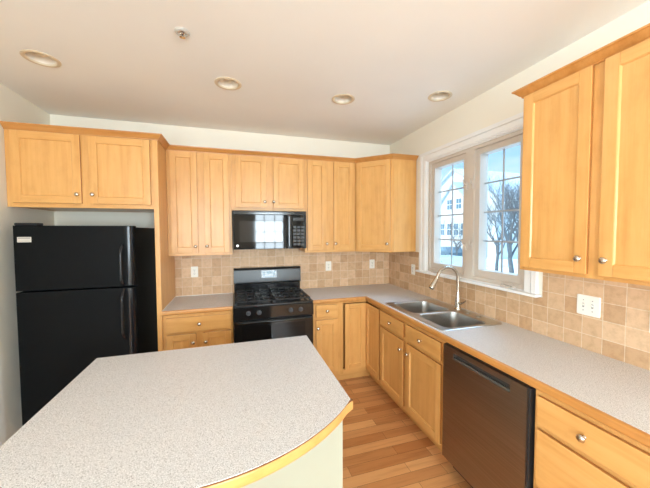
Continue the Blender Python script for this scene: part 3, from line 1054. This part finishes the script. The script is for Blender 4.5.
    def plate(x0_, x1_, z0_, z1_, dd, th=0.0015):
        m = MB()
        m.loft([[(x0_, yy(z0_) - dd, z0_), (x1_, yy(z0_) - dd, z0_), (x1_, yy(z1_) - dd, z1_), (x0_, yy(z1_) - dd, z1_)],
                [(x0_, yy(z0_) + th, z0_), (x1_, yy(z0_) + th, z0_), (x1_, yy(z1_) + th, z1_), (x0_, yy(z1_) + th, z1_)]], 0, True, True)
        return m
    cx = w / 2 + 0.010
    cl = plate(cx - 0.085, cx + 0.085, 1.082, 1.164, 0.0).build('clock_panel', 'displaydark', bgo, smooth=0)
    dm = plate(cx - 0.026, cx + 0.028, 1.125, 1.155, 0.0012)
    dm.build('clock_display', 'display', bgo, smooth=0)
    for bx0, bx1, bz0, bz1 in ((-0.074, -0.050, 1.136, 1.152), (-0.068, -0.046, 1.112, 1.128), (-0.046, -0.030, 1.134, 1.150),
                               (0.034, 0.048, 1.128, 1.144), (0.052, 0.074, 1.134, 1.156), (0.044, 0.066, 1.108, 1.124),
                               (-0.058, 0.060, 1.088, 1.096)):
        plate(cx + bx0, cx + bx1, bz0, bz1, 0.0012).build('clock_button', 'display', bgo, smooth=0)
M['knobgrey'] = plain('range_knob_grey', lin(74, 76, 80), 0.35, vary=0.03)
M['rangegrey'] = plain('range_backguard_grey', lin(30, 32, 34), 0.30, vary=0.04)
gas_range()

# ------------------------------------------------------------------ microwave
def microwave():
    x0, x1, z0, z1 = -1.964, -1.2205, 1.4255, 1.818
    w, h = x1 - x0, z1 - z0
    t = thing('microwave', 'black over-the-range microwave mounted under the short cabinet above the stove', 'microwave', (x0, -0.395, z0))
    MB().box(0, w, 0.0, 0.386, 0.0, h).build('housing', 'blackmatte', t, smooth=0)
    vent = MB()
    vent.box(0.0, w, -0.022, -0.0005, h - 0.038, h, 0.003)
    for k in range(34):
        vx = 0.03 + k * (w - 0.06) / 33
        vent.box(vx - 0.004, vx + 0.004, -0.0232, -0.021, h - 0.030, h - 0.010)
    vent.build('vent_grille', 'black', t)
    dx = 0.545
    d = MB().box(0.0, dx, -0.024, -0.0005, 0.004, h - 0.040, 0.003).build('door', 'glass_black', t)
    MB().box(0.060, dx - 0.055, -0.0252, -0.0243, 0.075, h - 0.105, 0.0004).build('window', 'mwwindow', d)
    hd = MB()
    hx = dx + 0.014
    hd.box(dx + 0.001, dx + 0.027, -0.052, -0.034, 0.02, h - 0.050, 0.006)
    hd.box(dx + 0.001, dx + 0.027, -0.036, -0.0005, 0.025, 0.055, 0.003)
    hd.box(dx + 0.001, dx + 0.027, -0.036, -0.0005, h - 0.085, h - 0.055, 0.003)
    hd.build('handle', 'black', d)
    cp = MB().box(dx + 0.030, w, -0.024, -0.0005, 0.004, h - 0.040, 0.003).build('control_panel', 'glass_black', t)
    MB().box(dx + 0.055, w - 0.025, -0.0252, -0.0243, h - 0.098, h - 0.066, 0.0004).build('clock_display', 'displaydark', cp)
    for r_ in range(6):
        for c_ in range(3):
            bx = dx + 0.058 + c_ * 0.042
            bz = 0.035 + r_ * 0.036
            MB().box(bx, bx + 0.032, -0.0250, -0.0243, bz, bz + 0.024, 0.0003).build('button', 'mwbutton', cp, smooth=0)
    MB().lathe([(0.013, 0), (0.013, 0.001), (0.012, 0.0015)], (0.040, -0.0243, 0.040), '-y', 20).build('badge', 'badge', d)
M['mwwindow'] = plain('microwave_window', (0.012, 0.012, 0.013, 1), 0.06, vary=0.02)
M['mwbutton'] = plain('microwave_button', (0.009, 0.009, 0.0095, 1), 0.35, vary=0.02)
microwave()

# ------------------------------------------------------------------ refrigerator
def fridge():
    x0, x1 = -3.500, -2.728
    w = x1 - x0
    t = thing('refrigerator', 'tall black top-freezer refrigerator in the left corner below cabinet', 'refrigerator', (x0, -0.760, 0))
    MB().box(0.004, w - 0.004, 0.075, 0.735, 0.03, 1.645, 0.006).build('cabinet', 'fridge', t)
    for fx in (0.06, w - 0.06):
        for fy in (0.13, 0.68):
            MB().lathe([(0.02, 0), (0.02, 0.031)], (fx, fy, 0), 'z', 12).build('foot', 'blackmatte', t)
    MB().box(0.012, w - 0.012, 0.060, 0.0745, 0.03, 0.105, 0.003).build('base_grille', 'blackmatte', t)
    def fdoor(name, z0, z1):
        # plan outline: gently rounded, with a curved handle-side edge
        o = [(0.0, 0.072), (0.0, 0.014), (0.004, 0.005), (0.014, 0.0)]
        o += [(w - 0.075, 0.0)]
        o += [(w - 0.055, 0.001), (w - 0.034, 0.006), (w - 0.016, 0.016), (w - 0.004, 0.030), (w, 0.045), (w, 0.072)]
        m = MB()
        def lp(s, z):
            return [(min(max(x, s), w - s), max(y, s * 0.7), z) for x, y in o]
        m.loft([lp(0.004, z0), lp(0.0, z0 + 0.005), lp(0.0, z1 - 0.005), lp(0.004, z1)], 0, True, True)
        return m.build(name, 'fridge', t, smooth=40)
    zs_ = 1.166
    fz = fdoor('freezer_door', zs_ + 0.006, 1.657)
    fr = fdoor('fridge_door', 0.115, zs_ - 0.006)
    def trim(parent, z0, z1):
        m = MB()
        o = [(w - 0.052, -0.0008), (w - 0.030, -0.004), (w - 0.014, 0.010), (w - 0.010, 0.020), (w - 0.034, 0.010), (w - 0.052, 0.004)]
        m.loft([[(x, y, z0) for x, y in o], [(x, y, z1) for x, y in o]], 0, True, True)
        m.build('edge_trim', 'fridgegloss', parent, smooth=50)
    trim(fz, zs_ + 0.012, 1.652)
    trim(fr, 0.125, zs_ - 0.012)
    def handle(parent, za, zb, foot):
        m = MB()
        x = w - 0.078
        n = 14
        pts, rad = [], []
        for k in range(n + 1):
            u = k / n
            z = za + (zb - za) * u
            out = 0.050 * min(1, math.sin(math.pi * u) * 2.6)
            pts.append((x, -0.004 - out, z)); rad.append(0.0115)
        m.tube(pts, rad, 12)
        m.build('handle', 'fridgegloss', parent, smooth=60)
    handle(fz, zs_ + 0.016, 1.505, 0)
    handle(fr, 0.745, zs_ - 0.016, 0)
    hc = MB()
    hc.box(0.002, 0.130, 0.020, 0.120, 1.6575, 1.678, 0.006)
    hc.build('hinge_cover', 'blackmatte', t)
    bd = MB().box(0.030, 0.113, -0.0035, -0.0002, 1.534, 1.573, 0.0012).build('badge', 'badge', fz)
    m = MB()
    m.box(0.036, 0.107, -0.0040, -0.0036, 1.5615, 1.5665)
    m.box(0.036, 0.107, -0.0040, -0.0036, 1.5415, 1.5435)
    m.build('badge_line', 'badgeline', bd, smooth=0)
fridge()

# ------------------------------------------------------------------ island
def island():
    xl, xr, yb, yf = -2.685, -1.503, -1.588, -2.372
    cx = (xl + xr) / 2
    hw = (xr - xl) / 2
    sag = 0.272
    rr = (hw * hw + sag * sag) / (2 * sag)
    t = thing('kitchen_island', 'freestanding cream kitchen island with bowed speckled grey worktop in the foreground', 'island', (cx, -1.95, 0))
    arc = []
    N = 40
    a0 = math.asin(hw / rr)
    for k in range(N + 1):
        a = -a0 + 2 * a0 * k / N
        arc.append((cx + rr * math.sin(a), yf + (rr - sag) - rr * math.cos(a)))
    # path: clockwise in plan so that outside lies to the right of travel
    inset = 0.018
    arc_in = []
    for (x, y) in arc:
        d = Vector((x - cx, y - (yf + rr - sag)))
        d = d.normalized() * (rr - inset)
        arc_in.append((min(max(cx + d.x, xl), xr), yf + rr - sag + d.y))
    arc_in[0] = (xl, arc_in[0][1]); arc_in[-1] = (xr, arc_in[-1][1])
    poly = [(xl, yb)] + arc_in + [(xr, yb)]
    MB_ = MB().prism(poly, 0.872, TOP - 0.0026)
    sheet = [(cx + (x - cx) * (rr - 0.001) / rr, yf + rr - sag + (y - (yf + rr - sag)) * (rr - 0.001) / rr) for x, y in arc]
    MB_.prism([(xl, yb)] + sheet + [(xr, yb)], TOP - 0.0026, TOP)
    local(MB_.build('worktop', 'lam', t, smooth=0), t)
    local(edge_strip(arc_in, t, 'wh', 0.866, TOP - 0.0086, 0.0178), t)
    e = edge_strip(arc_in, t, 'backing', TOP - 0.0084, TOP - 0.0028, 0.0176)
    e.name = 'laminate_rim'
    local(e, t)
    base = MB()
    bx0, bx1, by0, by1 = xl + 0.04, xr - 0.020, -2.335, yb - 0.03
    base.box(bx0, bx1, by0, by1, 0.0, 0.8655, 0.002)
    local(base.build('base', 'islandpanel', t), t)
    kb = MB()
    kb.slab([bx0 - 0.010, bx0, bx1, bx1 + 0.010], [by0 - 0.010, by0, by1, by1 + 0.010], lambda i, j: not (i == 1 and j == 1), 0.0, 0.09)
    local(kb.build('baseboard', 'islandpanel', t, smooth=0), t)
M['backing'] = plain('laminate_brown_core', lin(128, 84, 46), 0.5, vary=0.05)
island()

# ------------------------------------------------------------------ outlets and switches
def outlet(label, loc, rz, group=None, name='wall_outlet', cat='outlet', double=False, gfci=False):
    t = thing(name, label, cat, loc, rz)
    w = 0.118 if double else 0.072
    h = 0.116
    m = MB()
    m.loft([rrect2(-w / 2, w / 2, -h / 2, h / 2, 0.006, 0.0), rrect2(-w / 2, w / 2, -h / 2, h / 2, 0.006, -0.003),
            rrect2(-w / 2 + 0.004, w / 2 - 0.004, -h / 2 + 0.004, h / 2 - 0.004, 0.005, -0.006)], 0, True, True)
    m.build('cover_plate', 'plate', t, smooth=40)
    if double:
        for sx in (-0.023, 0.023):
            s = MB()
            s.box(sx - 0.005, sx + 0.005, -0.0072, -0.0061, -0.012, 0.012)
            s.build('switch_slot', 'badgeline', t, smooth=0)
            g = MB()
            g.prism([(-0.006, -0.006), (-0.020, 0.004), (-0.019, 0.010), (-0.006, 0.006)], sx - 0.004, sx + 0.004, 0, 'yz')
            g.build('toggle', 'plate', t, smooth=0)
            for sz in (-0.030, 0.030):
                MB().lathe([(0.003, 0), (0.003, 0.001)], (sx, -0.0061, sz), '-y', 10).build('screw', 'badgeline', t)
    else:
        for sz in (-0.0195, 0.0195):
            r = MB()
            r.loft([rrect2(-0.016, 0.016, sz - 0.014, sz + 0.014, 0.008, -0.0061), rrect2(-0.016, 0.016, sz - 0.014, sz + 0.014, 0.008, -0.0076)], 0, True, True)
            ro = r.build('socket', 'plate', t, smooth=40)
            q = MB()
            q.box(-0.0075, -0.0052, -0.0081, -0.0077, sz - 0.004, sz + 0.007)
            q.box(0.0052, 0.0075, -0.0081, -0.0077, sz - 0.003, sz + 0.006)
            q.lathe([(0.0025, 0), (0.0025, 0.0004)], (0, -0.0077, sz - 0.0075), '-y', 10)
            q.build('slots', 'slot', ro, smooth=0)
        MB().lathe([(0.003, 0), (0.003, 0.001)], (0, -0.0061, 0), '-y', 10).build('screw', 'badgeline', t)
def rrect2(x0, x1, z0, z1, r, y):
    return [(a, y, b) for a, b, _ in rrect(x0, x1, z0, z1, r, 0, 4)]
outlet('white duplex outlet on the tile left of the stove', (-2.374, -0.0072, 1.172), 0)
outlet('white duplex outlet on the tile just right of the stove', (-0.845, -0.0072, 1.178), 0)
outlet('white duplex outlet on the back tile near the corner', (-0.253, -0.0072, 1.182), 0)
outlet('white duplex outlet on the window wall below the corner cabinet, by the sill end', (-0.0072, -0.565, 1.168), R(-90))
outlet('white two-gang toggle switch plate under the right wall cabinet', (-0.0072, -2.313, 1.172), R(-90), name='switch_plate', cat='switch', double=True)
outlet('white duplex outlet cut by the right photo edge, right of the switches', (-0.0072, -2.612, 1.158), R(-90))

# ------------------------------------------------------------------ ceiling fixtures
def can_light(label, x, y, r=0.098):
    t = thing('recessed_light', label, 'ceiling light', (x, y, H))
    MB().loft([circle(0, 0, q, d) for q, d in ((r - 0.026, 0.004), (r, -0.0003), (r, -0.003), (r - 0.005, -0.0065), (r - 0.019, -0.0065), (r - 0.024, -0.003), (r - 0.026, 0.004))]).build('trim_ring', 'lampring', t, smooth=40)
    MB().loft([circle(0, 0, q, d) for q, d in ((r - 0.0255, 0.0035), (r - 0.030, 0.030), (r - 0.038, 0.065), (r - 0.050, 0.095), (0.02, 0.110))], 0, False, True).build('reflector', 'lampwell', t, smooth=60)
    MB().lathe([(0.022, -0.108), (0.024, -0.090), (0.040, -0.055), (0.042, -0.045), (0.034, -0.036), (0.001, -0.032)], (0, 0, 0), '-z', 24).build('bulb', 'lampbulb', t, smooth=60)
M['lampbulb'] = plain('frosted_bulb', lin(250, 240, 220), 0.4, vary=0.01)

def sprinkler():
    t = thing('fire_sprinkler', 'small chrome fire sprinkler head on the ceiling', 'sprinkler', (-2.211, -1.625, H))
    MB().lathe([(0.040, 0.0002), (0.040, 0.004), (0.034, 0.010), (0.026, 0.012), (0.022, 0.003), (0.012, 0.003)], (0, 0, 0), '-z', 28).build('escutcheon', 'escutcheon', t, smooth=40)
    b = MB()
    b.lathe([(0.012, 0.004), (0.012, 0.011), (0.009, 0.014), (0.004, 0.017)], (0, 0, 0), '-z', 16)
    b.build('body', 'chrome', t)
    f = MB()
    for s in (-1, 1):
        f.tube([(s * 0.010, 0, -0.010), (s * 0.013, 0, -0.020), (s * 0.004, 0, -0.030)], 0.003, 8)
    f.build('frame', 'chrome', t)
    MB().tube([(0, 0, -0.010), (0, 0, -0.029)], 0.005, 10).build('bulb', 'slot', t)
    MB().lathe([(0.015, 0.030), (0.015, 0.0315), (0.004, 0.034)], (0, 0, 0), '-z', 18).build('deflector', 'chrome', t)
M['escutcheon'] = plain('satin_chrome_plate', lin(206, 204, 198), 0.35, metal=0.3, vary=0.02)
M['chrome'] = plain('chrome', lin(225, 222, 216), 0.15, metal=1.0, vary=0.01)
sprinkler()
can_light('recessed ceiling light above the refrigerator, leftmost of the row', -3.122, -1.085)
can_light('recessed ceiling light in front of the cabinet left of the stove', -1.978, -1.090)
can_light('recessed ceiling light above the floor right of the stove', -1.053, -1.090)
can_light('small recessed ceiling light above the kitchen sink, rightmost', -0.302, -1.370, 0.095)

# ------------------------------------------------------------------ outdoors
GZ = -1.6
MB().slab([0.6, 20, 60, 160], [-60, 0, 60, 160], lambda i, j: True, GZ - 0.3, GZ).build('ground', 'snow', kind='structure')

def gable(m, y0, y1, x0, x1, ze, zr, over=0.4, th=0.22, mi=0):
    """gabled roof, ridge along x, gable end facing -x"""
    yc = (y0 + y1) / 2
    sl = (zr - ze) / ((y1 - y0) / 2)
    a, b = y0 - over, y1 + over
    za = ze - over * sl
    m.prism([(a, za), (yc, zr), (b, za), (b, za + th), (yc, zr + th * 1.25), (a, za + th)], x0 - over, x1 + over, mi, 'yz')

def house_window(parent, x, yc, zc, w_, h_):
    f = MB()
    f.box(x - 0.10, x - 0.01, yc - w_ / 2 - 0.12, yc + w_ / 2 + 0.12, zc - h_ / 2 - 0.12, zc + h_ / 2 + 0.12)
    fo = f.build('window', 'housetrim', parent, smooth=0)
    p = MB()
    p.box(x - 0.14, x - 0.101, yc - w_ / 2, yc - 0.05, zc - h_ / 2, zc - 0.05)
    p.box(x - 0.14, x - 0.101, yc + 0.05, yc + w_ / 2, zc - h_ / 2, zc - 0.05)
    p.box(x - 0.14, x - 0.101, yc - w_ / 2, yc - 0.05, zc + 0.05, zc + h_ / 2)
    p.box(x - 0.14, x - 0.101, yc + 0.05, yc + w_ / 2, zc + 0.05, zc + h_ / 2)
    p.build('panes', 'houseglass', fo, smooth=0)

def house(label, x, y0, y1, depth, ze, zr, wins, wallmat='siding', front=None):
    t = thing('house', label, 'house', (x, (y0 + y1) / 2, GZ))
    o = Vector(t.location)
    m = MB()
    yc = (y0 + y1) / 2
    m.prism([(y0, GZ), (y1, GZ), (y1, ze), (yc, zr), (y0, ze)], x, x + depth, 0, 'yz')
    local(m.build('walls', wallmat, t, smooth=0), t)
    r = MB(); gable(r, y0, y1, x, x + depth, ze, zr)
    local(r.build('roof', 'shingle', t, smooth=0), t)
    if front:
        fx, a, b, fze, fzr = front
        m = MB(); m.prism([(a, GZ), (b, GZ), (b, fze), ((a + b) / 2, fzr), (a, fze)], fx, x - 0.01, 0, 'yz')
        local(m.build('front_wing', wallmat, t, smooth=0), t)
        r = MB(); gable(r, a, b, fx, x - 0.5, fze, fzr, 0.3)
        local(r.build('wing_roof', 'shingle', t, smooth=0), t)
    for (wx, wy, wz, ww, wh) in wins:
        before = set(bpy.data.objects)
        house_window(t, wx, wy, wz, ww, wh)
        for q in set(bpy.data.objects) - before:
            local(q, t)
    return t
house('white gabled house seen through the left window sash', 26, 22.5, 36.0, 12, 5.6, 9.6,
      [(24, 26.0, 4.9, 0.8, 1.2), (24, 27.6, 4.9, 0.8, 1.2), (24, 25.2, 1.8, 0.7, 1.4), (24, 26.4, 1.8, 0.7, 1.4), (24, 27.6, 1.8, 0.7, 1.4), (24, 28.9, 1.8, 0.7, 1.4),
       (26, 32.5, 4.6, 1.3, 1.5), (26, 34.5, 1.8, 1.3, 1.5), (26, 32.3, 1.8, 1.3, 1.5)],
      front=(24, 24.0, 30.0, 4.4, 7.4))
house('salmon brick house with snowy roof behind bare trees', 46, 38.5, 45.5, 10, 8.8, 12.2,
      [(46, 40.5, 5.6, 1.3, 1.6), (46, 43.5, 5.6, 1.3, 1.6), (46, 40.5, 1.8, 1.3, 1.6), (46, 43.5, 1.8, 1.3, 1.6)], 'brick')
house('long pale house right of the brick one, behind the trees', 48, 22.0, 37.0, 12, 5.6, 9.8,
      [(48, y_, z_, 1.5, 1.6) for y_ in (25.0, 29.0, 33.0) for z_ in (0.8, 4.0)])

def tree(label, x, y, h, seed, lean=0.0):
    rnd = random.Random(seed)
    t = thing('bare_tree', label, 'tree', (x, y, GZ - 0.02))
    tr, br = MB(), MB()
    def grow(m, p, d, ln, r, lvl):
        n = 4
        pts, rad = [p], [r]
        for k in range(n):
            d = (d + Vector((rnd.uniform(-.16, .16), rnd.uniform(-.16, .16), rnd.uniform(-.02, .14)))).normalized()
            p = p + d * ln / n
            pts.append(p); rad.append(r * (1 - 0.11 * (k + 1)))
        m.tube(pts, rad, 6 if lvl < 2 else 3, 0, True)
        if lvl >= 5:
            return
        kids = 6 if lvl == 0 else 4
        for k in range(kids):
            q = pts[rnd.choice((2, 3, 4))] if lvl else pts[2 + k % 3]
            a = rnd.uniform(0, 6.283)
            s = Vector((math.cos(a), math.sin(a), rnd.uniform(0.15, 0.9)))
            nd = (d * 0.75 + s * 0.85).normalized()
            grow(br, q, nd, ln * rnd.uniform(0.55, 0.75), rad[-1] * 0.80, lvl + 1)
    grow(tr, Vector((0, 0, 0)), Vector((lean, 0, 1)).normalized(), h * 0.36, h * 0.020, 0)
    tr.build('trunk', 'bark', t, smooth=60)
    br.build('branches', 'bark', t, smooth=60)
tree('nearest bare tree, at the right edge of the right window sash', 14.0, 10.2, 8.5, 23)
tree('middle bare tree in the right window sash, before the pale house', 24.5, 18.4, 9.0, 11)
tree('leftmost bare tree in the right window sash, in front of the brick house', 18.0, 15.0, 7.0, 4)
tree('slender bare tree standing before the white house, in the left sash', 17.0, 18.3, 5.5, 31)

def car(label, x, y, rz, mat):
    t = thing('parked_car', label, 'car', (x, y, GZ), rz)
    b = MB()
    side = [(-2.1, 0.30), (2.1, 0.30), (2.15, 0.62), (2.0, 0.84), (1.05, 0.93), (0.45, 1.42), (-1.15, 1.45), (-1.85, 0.98), (-2.12, 0.90)]
    b.prism(side, -0.86, 0.86, 0, 'xz')
    b.build('body', mat, t, smooth=25)
    g = MB()
    g.prism([(-1.5, 0.98), (0.82, 0.96), (0.38, 1.36), (-1.08, 1.38)], -0.87, 0.87, 0, 'xz')
    g.build('side_windows', 'houseglass', t, smooth=0)
    for wx in (-1.3, 1.32):
        for wy in (-0.78, 0.78):
            w_ = MB().loft([[(wx + r_ * math.cos(2 * math.pi * k / 20), wy + d_, 0.33 + r_ * math.sin(2 * math.pi * k / 20)) for k in range(20)]
                            for r_, d_ in ((0.27, -0.11), (0.33, -0.10), (0.33, 0.10), (0.27, 0.11))], 0, True, True)
            w_.build('wheel', 'tyre', t, smooth=40)
car('dark blue car parked outside, low in the left window sash', 21.3, 24.6, R(75), 'carpaint')
car('silver car parked nearer the window, below the dark blue one', 12.5, 14.6, R(80), 'carpale')

def hill():
    m = MB()
    N = 24
    prof = []
    for k in range(N + 1):
        y = -20 + 190 * k / N
        prof.append((y, 4 + 9 * math.sin(k * 0.55) ** 2 + 5 * math.sin(k * 0.23)))
    top = [(115, y, max(1, z)) for y, z in prof]
    front = [(88, y, GZ - 0.25) for y, z in prof]
    back = [(150, y, GZ - 0.25) for y, z in prof]
    m.loft([front, top, back], 0, False, False, closed=False)
    m.build('hills', 'hill', kind='structure')
hill()
